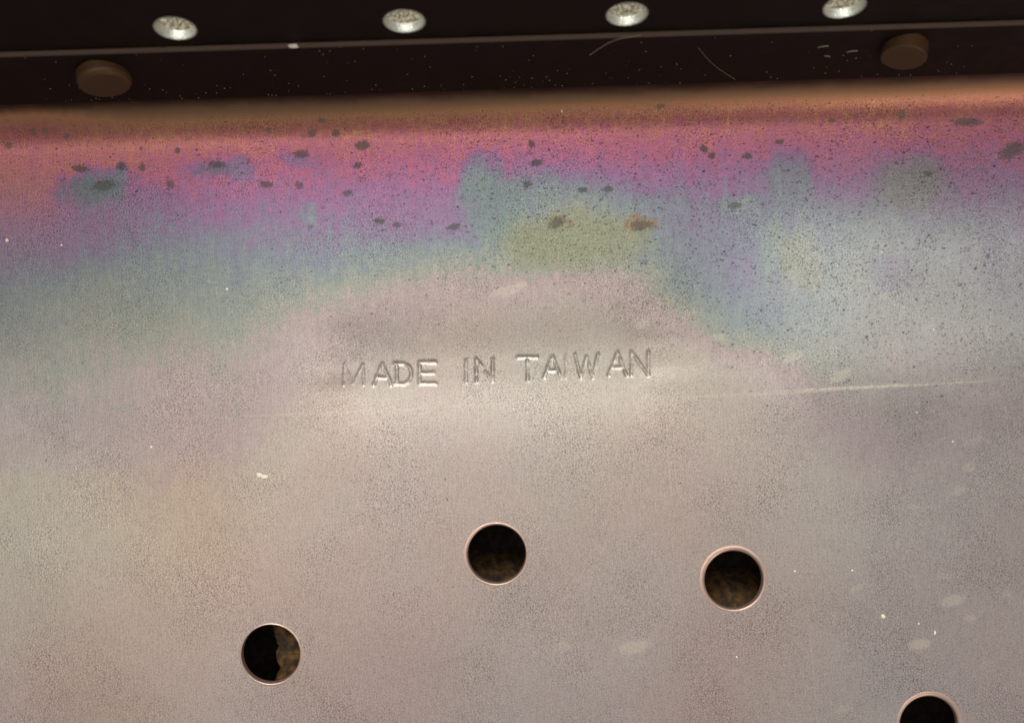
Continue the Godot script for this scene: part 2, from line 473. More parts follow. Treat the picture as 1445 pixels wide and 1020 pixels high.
	for y in TH:
		var s := lerpf(S0, S1, (y + 0.5) / TH)
		var up := 1.0 - smoothstep(-14.0, 0.0, s)          # more bite in the grain along the bend
		var row := y * TW
		var smooth_end := smoothstep(-29.5, -27.3, s)
		for x in TW:
			var o := row + x
			var worm_v := (g1[o] - 150) * 0.0078125
			var fine := (g2[o] - 128) * 0.0078125
			var a := clampf(0.35 + (amt[o] - 70) * 0.0045, 0.4, 1.05)
			var line := (g3[o] - 128) * 0.0078125
			var cross := (g4[o] - 128) * 0.0078125
			var g := (worm_v * (0.34 + 0.02 * up) * a + fine * (0.06 + 0.03 * up) + line * 0.042 + cross * 0.034 * (0.5 + up)) * smooth_end
			var pit := pits[o] * 0.00392
			var dk := dark[o] * 0.00392
			var pl := pale[o] * 0.00392
			var f := (1.0 + g) * (1.0 - 0.62 * pit)
			var o3 := o * 3
			var r := low[o3] * f
			var gg := low[o3 + 1] * f
			var b := low[o3 + 2] * f
			r += (96.0 - r) * dk * 0.6 + (206.0 - r) * pl * 0.8
			gg += (100.0 - gg) * dk * 0.6 + (200.0 - gg) * pl * 0.8
			b += (94.0 - b) * dk * 0.6 + (184.0 - b) * pl * 0.8
			col[o3] = clampi(int(r), 0, 255)
			col[o3 + 1] = clampi(int(gg), 0, 255)
			col[o3 + 2] = clampi(int(b), 0, 255)
			hgt[o] = clampi(int(128.0 + (g - worm_v * (0.25 - 0.01 * up) * a) * 260.0 - pit * 70.0 + pl * 14.0), 0, 255)
			rough[o] = clampi(int(112.0 + fine * 14.0 + dk * 60.0 + pit * 50.0 + pl * 20.0 - a * 10.0), 0, 255)
	var ci := Image.create_from_data(TW, TH, false, Image.FORMAT_RGB8, col)
	var hi := Image.create_from_data(TW, TH, false, Image.FORMAT_L8, hgt)
	hi.convert(Image.FORMAT_RGBA8)
	hi.bump_map_to_normal_map(3.0)
	var ri := Image.create_from_data(TW, TH, false, Image.FORMAT_L8, rough)
	return [ImageTexture.create_from_image(ci), ImageTexture.create_from_image(hi), ImageTexture.create_from_image(ri)]


func plain(col: Color, rough: float, metal := 0.0) -> StandardMaterial3D:
	var m := StandardMaterial3D.new()
	m.albedo_color = col
	m.roughness = rough
	m.metallic = metal
	return m


func wood_texture() -> ImageTexture:
	# coarse fibrous grain, pale and dark flecks
	var w := 1024
	var f := noise(71, 0.05, 4).get_image(64, w, false, false, true)
	f.resize(w, w, Image.INTERPOLATE_CUBIC)
	var a := f.get_data()
	var b := noise(73, 0.022, 5, FastNoiseLite.TYPE_SIMPLEX).get_image(w, w, false, false, true).get_data()
	var out := PackedByteArray()
	out.resize(w * w * 3)
	for i in w * w:
		var t := (a[i] * 0.25 + b[i] * 0.75) / 255.0
		t = clampf((t - 0.5) * 2.0 + 0.5, 0.0, 1.0)
		out[i * 3] = int(lerpf(20, 100, t))
		out[i * 3 + 1] = int(lerpf(12, 70, t))
		out[i * 3 + 2] = int(lerpf(3, 27, t))
	return ImageTexture.create_from_image(Image.create_from_data(w, w, false, Image.FORMAT_RGB8, out))


func dark_texture() -> Array:
	# the blackened coat of the upright sheets: almost black brown with scuffs and settled dust
	var w := 1024
	var a := noise(81, 0.02, 4).get_image(w, w, false, false, true).get_data()
	var b := noise(83, 0.3, 2).get_image(w, w, false, false, true).get_data()
	var out := PackedByteArray()
	out.resize(w * w * 3)
	var rg := PackedByteArray()
	rg.resize(w * w)
	for i in w * w:
		var t := a[i] / 255.0
		var d := b[i] / 255.0
		var k := 1.0 + (d - 0.5) * 0.4
		out[i * 3] = int((23 + 14 * t) * k)
		out[i * 3 + 1] = int((14 + 9 * t) * k)
		out[i * 3 + 2] = int((10 + 7 * t) * k)
		rg[i] = int(110 + 70 * t + 30 * d)
	return [ImageTexture.create_from_image(Image.create_from_data(w, w, false, Image.FORMAT_RGB8, out)), ImageTexture.create_from_image(Image.create_from_data(w, w, false, Image.FORMAT_L8, rg))]


func materials() -> void:
	var t := pan_textures()
	var m := StandardMaterial3D.new()
	m.resource_name = "tarnished_sheet"
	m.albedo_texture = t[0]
	m.metallic = 0.6
	m.roughness = 1.0
	m.roughness_texture = t[2]
	m.normal_enabled = true
	m.normal_texture = t[1]
	m.normal_scale = 0.22
	M.pan = m
	M.under = plain(Color8(96, 82, 72), 0.6, 0.5)
	M.rim = plain(Color8(208, 180, 168), 0.38, 0.75)
	var d := dark_texture()
	var k := StandardMaterial3D.new()
	k.resource_name = "blackened_coat"
	k.albedo_texture = d[0]
	k.roughness = 1.0
	k.roughness_texture = d[1]
	k.metallic_specular = 0.3
	M.dark = k
	M.edge = plain(Color8(84, 68, 58), 0.7, 0.2)
	M.silver = plain(Color8(214, 216, 206), 0.5, 0.7)
	var wear := noise(121, 0.05, 4).get_image(512, 512, false, false, true)
	wear.convert(Image.FORMAT_RGBA8)
	var wear2 := wear.duplicate() as Image
	wear2.bump_map_to_normal_map(6.0)
	M.silver.normal_enabled = true
	M.silver.normal_texture = ImageTexture.create_from_image(wear2)
	M.silver.roughness_texture = ImageTexture.create_from_image(wear)
	M.silver.roughness = 0.9
	M.silver.uv1_triplanar = true
	M.silver.uv1_world_triplanar = true
	M.silver.uv1_scale = Vector3(120, 120, 120)
	var st := StandardMaterial3D.new()
	st.resource_name = "pale_stone"
	var grit := noise(123, 0.05, 4).get_image(512, 512, false, false, true).get_data()
	var gp := PackedByteArray()
	gp.resize(512 * 512 * 3)
	for i in 512 * 512:
		var t2 := clampf((grit[i] / 255.0 - 0.5) * 1.3 + 0.5, 0.0, 1.0)
		gp[i * 3] = int(lerpf(92, 190, t2))
		gp[i * 3 + 1] = int(lerpf(88, 182, t2))
		gp[i * 3 + 2] = int(lerpf(72, 158, t2))
	st.albedo_texture = ImageTexture.create_from_image(Image.create_from_data(512, 512, false, Image.FORMAT_RGB8, gp))
	st.roughness = 0.9
	st.uv1_triplanar = true
	st.uv1_world_triplanar = true
	st.uv1_scale = Vector3(60, 60, 60)
	M.stone = st
	M.stud = plain(Color8(88, 62, 38), 0.55, 0.35)
	M.stud_top = plain(Color8(112, 80, 44), 0.65, 0.15)
	var wd := StandardMaterial3D.new()
	wd.resource_name = "raw_wood"
	wd.albedo_texture = wood_texture()
	wd.roughness = 0.85
	wd.uv1_triplanar = true
	wd.uv1_world_triplanar = true
	wd.uv1_scale = Vector3(28, 28, 28)
	M.wood = wd
	M.soil = wd.duplicate()
	M.soil.albedo_color = Color8(128, 120, 112)
	M.white = plain(Color8(236, 232, 214), 0.7)
	M.fibre = plain(Color8(150, 134, 116), 0.85)


# ------------------------------------------------------------------ things
func make_letters() -> void:
	# [strokes in a unit box], left, right, top, bottom in photo pixels, depth mm, half width mm
	var A := [[0, 1, 0.5, 0], [0.5, 0, 1, 1], [0.22, 0.66, 0.78, 0.66]]
	var N := [[0, 1, 0, 0], [0, 0, 1, 1], [1, 1, 1, 0]]
	var glyphs := [
		["M", [[0, 1, 0.04, 0], [0.04, 0, 0.48, 0.95], [0.48, 0.95, 0.96, 0.02], [0.96, 0.02, 1, 1]], 484, 512, 514, 543, 0.094, 0.246],
		["A", A, 526, 551, 513, 543, 0.150, 0.290],
		["D", [[0.12, 0, 0.12, 1], [0, 0, 0.55, 0], [0.55, 0, 0.84, 0.14], [0.84, 0.14, 0.97, 0.36], [0.97, 0.36, 0.97, 0.64], [0.97, 0.64, 0.84, 0.86], [0.84, 0.86, 0.55, 1], [0.55, 1, 0, 1]], 556, 580, 513, 542, 0.163, 0.290],
		["E", [[0.05, 0, 0.05, 1], [0.05, 0, 1, 0], [0.05, 0.5, 0.9, 0.5], [0.05, 1, 1, 1]], 590, 614, 511, 541, 0.175, 0.290],
		["I", [[0.5, 0, 0.5, 1]], 654, 660, 508, 539, 0.125, 0.275],
		["N", N, 672, 695, 507, 538, 0.163, 0.290],
		["T", [[0, 0, 1, 0], [0.5, 0, 0.5, 1]], 731, 758, 504, 536, 0.175, 0.290],
		["A", A, 768, 792, 503, 533, 0.150, 0.290],
		["I", [[0.5, 0, 0.5, 1]], 796, 802, 502, 533, 0.081, 0.261],
		["W", [[0, 0, 0.25, 1], [0.25, 1, 0.5, 0.1], [0.5, 0.1, 0.75, 1], [0.75, 1, 1, 0]], 812, 845, 500, 533, 0.138, 0.261],
		["A", A, 860, 885, 498, 529, 0.150, 0.290],
		["N", N, 892, 916, 497, 529, 0.163, 0.290]]
	for g in glyphs:
		for k in g[1]:
			var a := P(lerpf(g[2], g[3], k[0]), lerpf(g[4], g[5], k[1]))
			var b := P(lerpf(g[2], g[3], k[2]), lerpf(g[4], g[5], k[3]))
			segs.append([a, b, g[6] * 0.66, g[7] * 1.15, minf(a.x, b.x) - 0.7, maxf(a.x, b.x) + 0.7])
	var u0 := -20.5
	var s0 := -1.5
	var cell := 0.0625
	var nu := 600
	var ns := 72
	var soft := noise(91, 0.9, 2)
	# heights over the whole strip, a cell of margin round it
	var hs := PackedFloat32Array()
	hs.resize((nu + 3) * (ns + 3))
	for j in ns + 3:
		var s := s0 + (j - 1) * cell
		for i in nu + 3:
			var u := u0 + (i - 1) * cell
			var h := letters_h(u, s, segs)
			if h != 0.0:
				h *= 1.0 + 0.7 * soft.get_noise_2d(u * 0.7, s * 0.9)
			hs[j * (nu + 3) + i] = h + dent(u, s)
	# one piece of the strip to each letter, parted in the middle between two letters
	var cutsx := [0]
	for k in glyphs.size() - 1:
		var mid := P((glyphs[k][3] + glyphs[k + 1][2]) / 2.0, 520.0).x
		cutsx.append(int(round((mid - u0) / cell)))
	cutsx.append(nu)
	for k in glyphs.size():
		var soup := Soup.new()
		var a: int = cutsx[k]
		var b: int = cutsx[k + 1]
		for j in ns + 1:
			for i in range(a, b + 1):
				var o := (j + 1) * (nu + 3) + i + 1
				var n := Vector3(-(hs[o + 1] - hs[o - 1]) / (2 * cell), 1.0, -(hs[o + nu + 3] - hs[o - nu - 3]) / (2 * cell)).normalized()
				var u := u0 + i * cell
				var s := s0 + j * cell
				soup.add(Vector3(u, hs[o], s), n, sheet_uv(u, s))
		var w := b - a + 1
		for j in ns:
			for i in b - a:
				soup.quad(j * w + i, j * w + i + 1, (j + 1) * w + i + 1, (j + 1) * w + i)
		var o := put("stamped_letter", soup.done(), M.pan, M.root)
		o.set_meta("label", "letter %s pressed into the sheet" % glyphs[k][0])


func strip(profile: Array, u0: float, u1: float, closed := true) -> ArrayMesh:
	# a profile of (z, y) points drawn straight along the width, flat shaded
	var k := Soup.new()
	var n := profile.size()
	var parts := 30
	for e in (n if closed else n - 1):
		var a: Vector2 = profile[e]
		var b: Vector2 = profile[(e + 1) % n]
		var t := (b - a).normalized()
		var nn := Vector3(0, -t.x, t.y)
		for i in parts + 1:
			var u := lerpf(u0, u1, float(i) / parts)
			k.add(Vector3(u, a.y, a.x), nn, Vector2(u * 0.01, a.y * 0.01 + a.x * 0.003))
			k.add(Vector3(u, b.y, b.x), nn, Vector2(u * 0.01, b.y * 0.01 + b.x * 0.003))
		var at := k.v.size() - 2 * (parts + 1)
		for i in parts:
			k.quad(at + 2 * i, at + 2 * i + 2, at + 2 * i + 3, at + 2 * i + 1)
	for end in [u0, u1]:
		var poly := PackedVector2Array(profile)
		var tri := Geometry2D.triangulate_polygon(poly)
		var at := k.v.size()
		for p in profile:
			k.add(Vector3(end, p.y, p.x), Vector3(signf(end), 0, 0), Vector2(p.x * 0.01, p.y * 0.01))
		for id in tri:
			k.i.append(at + id)
	return k.done()


func lathe(prof: Array, n := 40) -> ArrayMesh:
	# (radius, height) turned round y
	var k := Soup.new()
	for e in prof.size() - 1:
		var a: Vector2 = prof[e]
		var b: Vector2 = prof[e + 1]
		var t := (b - a).normalized()
		for i in n + 1:
			var th := TAU * i / n
			var d := Vector3(cos(th), 0, sin(th))
			var nn := (d * t.y * -1.0 + Vector3.UP * t.x)
			if nn.dot(d * a.x + Vector3.UP * 0.001) < -1e-6: nn = -nn
			if absf(t.y) < 1e-4: nn = Vector3.UP
			k.add(d * a.x + Vector3.UP * a.y, nn.normalized(), Vector2(float(i) / n, 0))
			k.add(d * b.x + Vector3.UP * b.y, nn.normalized(), Vector2(float(i) / n, 1))
		var at := k.v.size() - 2 * (n + 1)
		for i in n:
			k.quad(at + 2 * i, at + 2 * i + 1, at + 2 * i + 3, at + 2 * i + 2)
	return k.done()


func wall_point(h: float, out: float) -> Vector3:
	# on the front of the pan's flange at the height h, then so far out of it
	var top := deg_to_rad(LEAN)
	var y0 := BEND_R * (1.0 - cos(top))
	var z0 := BEND_AT - BEND_R * sin(top)
	return Vector3(0, h + out * cos(top), z0 - (h - y0) / tan(top) + out * sin(top))


func make_pan() -> void:
	var root := base("metal_pan")
	tag(root, "tarnished iridescent sheet-metal pan with round holes and a stamped mark of origin", "metal pan")
	M.root = root
	for h in [[381.5, 923], [701, 782], [1036, 818.5], [1312, 1024]]:
		hole_at.append(P(h[0], h[1]))
	var cuts := [Rect2(-20.5, -1.5, 37.5, 4.5)]
	var holes := []
	var wides := [[0.26, Vector2(0.05, 0.05)], [0.34, Vector2(-0.10, -0.02)], [0.50, Vector2(-0.10, -0.16)], [0.46, Vector2(0.06, -0.16)]]
	for c in hole_at:
		var r := Rect2(floor((c.x - 4.4) * 2) / 2, floor((c.y - 4.4) * 2) / 2, 0, 0)
		r.end = Vector2(ceil((c.x + 4.4) * 2) / 2, ceil((c.y + 4.4) * 2) / 2)
		cuts.append(r)
		var wd: Array = wides[holes.size()]
		holes.append([c + wd[1], HOLE_R + wd[0], r, 96])
	var ss := lines(BEND_AT - BEND_R * deg_to_rad(LEAN), BEND_AT, 0.25)
	ss.append_array(lines(BEND_AT, S1, 0.5).slice(1))
	put("bottom_sheet", grid_sheet(lines(U0, U1, 0.5), ss, cuts, 0.0, holes), M.pan, root)
	# the underside, a sheet's thickness below
	var low := []
	var lowcuts := []
	for c in hole_at:
		var r := Rect2(floor((c.x - 4.4) / 2.5) * 2.5, floor((c.y - 4.4) / 2.5) * 2.5, 0, 0)
		r.end = Vector2(ceil((c.x + 4.4) / 2.5) * 2.5, ceil((c.y + 4.4) / 2.5) * 2.5)
		lowcuts.append(r)
		low.append([c, HOLE_R - 0.02, r, 96])
	var ls := lines(BEND_AT - BEND_R * deg_to_rad(LEAN), BEND_AT, 1.0)
	ls.append_array(lines(BEND_AT, S1, 2.5).slice(1))
	put("underside", grid_sheet(lines(U0, U1, 2.5), ls, lowcuts, -SHEET, low), M.under, root)
	var k := 0
	for c in hole_at:
		var wide: Array = wides[k]
		put("hole_rim", ring_mesh(c, wide, 5 + k), M.rim, root)
		k += 1
	make_letters()
	# the flange that stands up behind the bend
	var top := deg_to_rad(LEAN)
	var a := wall_point(BEND_R * (1.0 - cos(top)) - 0.25, 0.0)
	var b := wall_point(13.2, 0.0)
	var c := wall_point(13.35, -0.08)
	var d := wall_point(13.35, -0.42)
	var e := wall_point(13.2, -0.5)
	var f := wall_point(BEND_R * (1.0 - cos(top)) - 0.25, -0.8)
	put("back_flange", strip([Vector2(a.z, a.y), Vector2(b.z, b.y), Vector2(e.z, e.y), Vector2(f.z, f.y)], U0, U1), M.dark, root)
	# its sheared edge, bare where the coat has rubbed off, a little uneven
	var soup := Soup.new()
	var nz := noise(101, 0.25, 3)
	var nn := 400
	for i in nn + 1:
		var u := lerpf(U0, U1, float(i) / nn)
		var g := 0.06 * nz.get_noise_2d(u, 0.0) + 0.03 * nz.get_noise_2d(u * 6.0, 9.0)
		var pr := [b + Vector3(0, -0.15, 0.04), b + Vector3(0, 0.03, 0.03), c + Vector3(0, 0.05 + g, 0.02), d + Vector3(0, 0.05 + g, 0), e]
		for m in pr.size():
			var no := [Vector3(0, 0.26, 0.96), Vector3(0, 0.6, 0.8), Vector3(0, 0.95, 0.3), Vector3(0, 0.97, -0.25), Vector3(0, 0.7, -0.7)][m] as Vector3
			soup.add(pr[m] + Vector3(u, 0, 0), no, Vector2(u, m))
	for i in nn:
		for m in 4:
			soup.quad(i * 5 + m, i * 5 + m + 1, (i + 1) * 5 + m + 1, (i + 1) * 5 + m)
	put("flange_edge", soup.done(), M.edge, root)
	# the front fold that carries the pan's other side
	put("front_fold", strip([Vector2(S1, 0.0), Vector2(S1 + 0.8, -0.4), Vector2(S1 + 0.8, -13.0), Vector2(S1, -13.0)], U0, U1), M.under, root)
	# two studs through the flange
	var basis := Basis(Vector3.RIGHT, Vector3(0, cos(top), sin(top)), Vector3(0, -sin(top), cos(top)))
	var left := put("stud", lathe([Vector2(2.75, -0.05), Vector2(2.75, 0.9), Vector2(2.6, 1.2), Vector2(2.25, 1.42), Vector2(0.001, 1.46)]), M.stud, root)
	left.set_meta("label", "left brown stud with rounded edge")
	left.transform = Transform3D(Basis(Vector3.UP, 0.16) * basis, (wall_point(9.4, 0.0) + Vector3(-41.7, 0, 0)) * MM)
	var right := put("stud", lathe([Vector2(2.3, -0.05), Vector2(2.3, 1.5), Vector2(2.22, 1.6), Vector2(0.001, 1.6)]), M.stud, root)
	right.set_meta("label", "right brown stud with sharp edge, set askew")
	right.transform = Transform3D(basis * Basis(Vector3(0, 0, 1), 0.22) , (wall_point(10.0, -0.1) + Vector3(41.9, 0, 0)) * MM)


func make_rail() -> void:
	# the blackened rail behind the flange, pierced by a row of holes with bright bores
	var root := base("dark_rail")
	tag(root, "blackened metal rail with a row of bright round holes standing behind the pan", "rail")
	var thick := 0.95
	var gap := -0.52
	var hc := 16.4
	var rr := 1.98
	var top := deg_to_rad(LEAN)
	var axis := Vector3(0, cos(top), sin(top))       # out of the front
	var upw := Vector3(0, sin(top), -cos(top))       # up along the face
	var o := wall_point(hc, gap)
	var us := []
	for px in [[246, 33], [570, 23], [885, 14], [1192, 2]]:
		# brought from the bottom's scale to that of the hole's height
		us.append(P(px[0], px[1]).x * (EYE - hc) / EYE)
	var dv := [0.0, 0.0, 0.0, 0.15]
	var low := -30.4
	var high := 8.5
	# front and back faces with square cells round the holes, then the bores
	for side in [0.0, -thick]:
		var k := Soup.new()
		var nn := axis if side == 0.0 else -axis
		var xs := [U0]
		for u in us:
			xs.append_array([u - 4.0, u + 4.0])
		xs.append(U1)
		var spot := func(x: float, v: float) -> int:
			return k.add(o + upw * v + axis * side + Vector3(x, 0, 0), nn, Vector2(x * 0.01, v * 0.01))
		for i in xs.size() - 1:
			var bands := [[low, -4.0], [4.0, high]] if i % 2 else [[low, high]]
			for bd in bands:
				k.quad(spot.call(xs[i], bd[0]), spot.call(xs[i + 1], bd[0]), spot.call(xs[i + 1], bd[1]), spot.call(xs[i], bd[1]))
		for q in us.size():
			var c := Vector2(us[q], dv[q])
			var n := 64
			var outer := []
			var inner := []
			for a in n:
				var th := TAU * a / n + PI / 4
				var d := Vector2(cos(th), sin(th))
				var reach := 1e9
				if absf(d.x) > 1e-6: reach = minf(reach, 4.0 / absf(d.x))
				if absf(d.y) > 1e-6: reach = minf(reach, ((4.0 - c.y) if d.y > 0 else (4.0 + c.y)) / absf(d.y))
				outer.append(spot.call(c.x + d.x * reach, c.y + d.y * reach))
				inner.append(spot.call(c.x + d.x * rr, c.y + d.y * rr))
			for a in n:
				var b := (a + 1) % n
				k.quad(outer[a], outer[b], inner[b], inner[a])
		put("rail_face" if side == 0.0 else "rail_back", k.done(), M.dark, root)
	for q in us.size():
		var k := Soup.new()
		var n := 64
		var prof := [Vector2(rr + 0.10, 0.03), Vector2(rr + 0.02, 0.06), Vector2(rr - 0.07, 0.0), Vector2(rr - 0.1, -0.15), Vector2(rr - 0.1, -thick), Vector2(rr, -thick - 0.03)]
		for a in n + 1:
			var th := TAU * a / n
			for m in prof.size():
				var p: Vector2 = prof[m]
				var p0: Vector2 = prof[maxi(m - 1, 0)]
				var p1: Vector2 = prof[mini(m + 1, prof.size() - 1)]
				var t := (p1 - p0).normalized()
				var nr := Vector2(t.y, -t.x)
				if nr.y < 0 and m < 3: nr = -nr
				if m >= 3: nr = Vector2(-1, 0)
				var d := Vector3(cos(th), 0, 0) + upw * sin(th)
				k.add(o + upw * dv[q] + Vector3(us[q], 0, 0) + d * p.x + axis * p.y, (d * nr.x + axis * nr.y).normalized(), Vector2(a, m))
		for a in n:
			for m in prof.size() - 1:
				k.quad(a * 6 + m, (a + 1) * 6 + m, (a + 1) * 6 + m + 1, a * 6 + m + 1)
		put("hole_bore", k.done(), M.silver, root)
	var tp := o + upw * high
	var tb := tp - axis * thick
	put("top_edge", strip([Vector2(tp.z, tp.y), Vector2(tp.z + 0.0, tp.y + 0.01), Vector2(tp.z - 0.4, tp.y + 0.5), Vector2(tb.z + 0.4, tb.y + 0.5), Vector2(tb.z, tb.y + 0.01), Vector2(tb.z, tb.y)], U0, U1), M.dark, root)


func chip(size: Vector3, seed_: int) -> ArrayMesh:
	# a small ragged flake
	var k := Soup.new()
	var r := RandomNumberGenerator.new()
	r.seed = seed_
	var n := 11
	var rim := []
	var c0 := k.add(Vector3(0, size.y, 0), Vector3.UP)
	for a in n:
		var th := TAU * a / n
		var f := r.randf_range(0.62, 1.1)
		var d := Vector3(cos(th) * size.x * f, 0, sin(th) * size.z * f)
		var hi := k.add(d * 0.72 + Vector3(0, size.y * r.randf_range(0.7, 1.1), 0), (d.normalized() * 0.4 + Vector3.UP).normalized())
		var lo := k.add(d, (d.normalized() + Vector3.UP * 0.3).normalized())
		rim.append([hi, lo])
	for a in n:
		var b := (a + 1) % n
		k.i.append_array([c0, rim[a][0], rim[b][0]])
		k.quad(rim[a][0], rim[a][1], rim[b][1], rim[b][0])
	return k.done()


func on_pan(px: float, py: float) -> Vector3:
	var p := P(px, py)
	return sheet_point(p.x, p.y, 0.0)[0] * MM


func fibre(points: Array, r: float) -> ArrayMesh:
	var c := Curve3D.new()
	for i in points.size():
		var t: Vector3 = (points[mini(i + 1, points.size() - 1)] - points[maxi(i - 1, 0)]) * 0.2
		c.add_point(points[i], -t, t)
	var k := Soup.new()
	var n := 24
	for i in n + 1:
		var f := float(i) / n * c.get_baked_length()
		var p := c.sample_baked(f)
		var d := (c.sample_baked(minf(f + 0.05, c.get_baked_length())) - c.sample_baked(maxf(f - 0.05, 0.0))).normalized()
		var x := d.cross(Vector3(0.3, 0.9, 0.2)).normalized()
		var y := x.cross(d)
		for a in 6:
			var w := x * cos(TAU * a / 6) + y * sin(TAU * a / 6)
			k.add(p + w * r, w)
	for i in n:
		for a in 6:
			k.quad(i * 6 + a, i * 6 + (a + 1) % 6, (i + 1) * 6 + (a + 1) % 6, (i + 1) * 6 + a)
	return k.done()


func make_debris() -> void:
	# one white flake of two lobes, then single grains of dust
	var fl := base("white_flake", on_pan(369, 671))
	tag(fl, "largest white flake of debris, lying left of centre below the stamped words", "flake")
	put("lobe", chip(Vector3(0.42, 0.16, 0.3), 3), M.white, fl).position = Vector3(-0.25, 0, -0.08) * MM
	put("lobe", chip(Vector3(0.46, 0.14, 0.3), 4), M.white, fl).position = Vector3(0.28, 0, 0.16) * MM
	var grains := [
		[1247, 870, 0.26, 0.30, "white wedge-shaped grain between the right hole and the lower right corner hole"],
		[1320, 893, 0.28, 0.14, "short white sliver just above the corner hole at the lower right"],
		[1040, 927, 0.18, 0.13, "white grain lying straight below the right hole"],
		[1122, 806, 0.18, 0.14, "white grain just right of the right hole"],
		[1203, 805, 0.14, 0.14, "tiny white grain well to the right of the right hole, above the wedge-shaped grain"],
		[1297, 880, 0.13, 0.10, "faint tiny grain just left of the short white sliver"],
		[9, 339, 0.22, 0.22, "round white grain at the left edge of the coloured band"],
		[86, 346, 0.14, 0.14, "tiny white grain near the left edge where pink turns grey"],
		[320, 408, 0.20, 0.18, "pale grain at the foot of the blue streak on the left"],
		[213, 631, 0.18, 0.16, "cream grain in the plain area left of the largest flake"],
		[792, 157, 0.16, 0.14, "white grain on the bend at top centre"],
		[1245, 356, 0.20, 0.09, "pale sliver among the pits at the upper right"],
		[628, 676, 0.14, 0.18, "golden grain above the middle hole, upper of two"],
		[631, 704, 0.12, 0.24, "golden grain above the middle hole, lower of two"],
		[1345, 623, 0.12, 0.12, "tiny pale grain at the right edge below the long scratch"],
		[1318, 465, 0.14, 0.12, "pale grain above the long scratch on the right"],
		[1294, 582, 0.14, 0.08, "pale grain just below the long scratch on the right"]]
	var k := 10
	for g in grains:
		var o := put("dust_grain", chip(Vector3(g[2], 0.12, g[3]), k), M.white if not (g[4] as String).begins_with("golden") else M.fibre)
		o.position = on_pan(g[0], g[1])
		o.rotation.y = k * 0.7
		tag(o, g[4], "dust grain", "loose grains on the metal sheet")
		k += 1
	# lint on the dark flange
	var at := func(px: float, py: float, h: float, out: float) -> Vector3:
		return wall_point(h, out) + Vector3(P(px, py).x * (EYE - h) / EYE, 0, 0)
	tag(put("lint_fibre", fibre([at.call(985, 60, 11.0, 0.1), at.call(1008, 84, 7.5, 0.12), at.call(1038, 112, 4.4, 0.1)], 0.022), M.fibre), "long thin brown fibre slanting down the dark flange", "fibre")
	tag(put("lint_fibre", fibre([at.call(832, 74, 10.2, 0.1), at.call(850, 62, 11.8, 0.12), at.call(872, 56, 13.0, 0.1), at.call(905, 50, 13.6, 0.1)], 0.032), M.fibre), "curved pale fibre under the rail edge, left of the long thin fibre", "fibre")
	var more := [[1162, 62, 10.5, "curled grey fibre left of the right stud, upper of the three scraps there"], [1167, 76, 8.6, "short pale scrap left of the right stud, lower of the three scraps there"], [1203, 70, 9.4, "brown scrap nearest the right stud on its left"]]
	for m in more:
		var c: Vector3 = at.call(m[0], m[1], m[2], 0.08)
		tag(put("lint_scrap", fibre([c + Vector3(-0.5, -0.25, 0.05), c + Vector3(-0.1, 0.12, 0.06), c + Vector3(0.5, 0.2, 0.05)] if m[0] != 1167 else [c + Vector3(-0.3, 0.2, 0.05), c, c + Vector3(0.4, -0.2, 0.05)], 0.06), M.fibre), m[3], "fibre")
	var edge := put("edge_flake", chip(Vector3(0.6, 0.2, 0.25), 77), M.white)
	edge.position = (wall_point(13.32, -0.1) + Vector3(P(412, 63).x * 0.888, 0, 0)) * MM
	tag(edge, "pale flake sitting on the bare edge of the flange, left of centre", "flake")
	# settled dust on the flange, too fine to count
	var r := RandomNumberGenerator.new()
	r.seed = 8
	var soup := Soup.new()
	for i in 190:
		var h := 4.0 + 9.5 * pow(r.randf(), 2.2)
		var c := wall_point(h, 0.03) + Vector3(r.randf_range(-50, 50), 0, 0)
		var s := r.randf_range(0.03, 0.10)
		var id := []
		for q in [Vector3(-s, 0, 0), Vector3(s, 0, 0), Vector3(0, s, 0), Vector3(0, -s, 0), Vector3(0, 0, s)]:
			id.append(soup.add(c + q, (q + Vector3(0, 0.02, 0.02)).normalized()))
		for t in [[0, 4, 2], [2, 4, 1], [1, 4, 3], [3, 4, 0]]:
			soup.i.append_array([id[t[0]], id[t[1]], id[t[2]]])
	tag(put("settled_dust", soup.done(), M.fibre), "fine pale dust settled on the dark flange above the bend", "dust", "", "stuff")


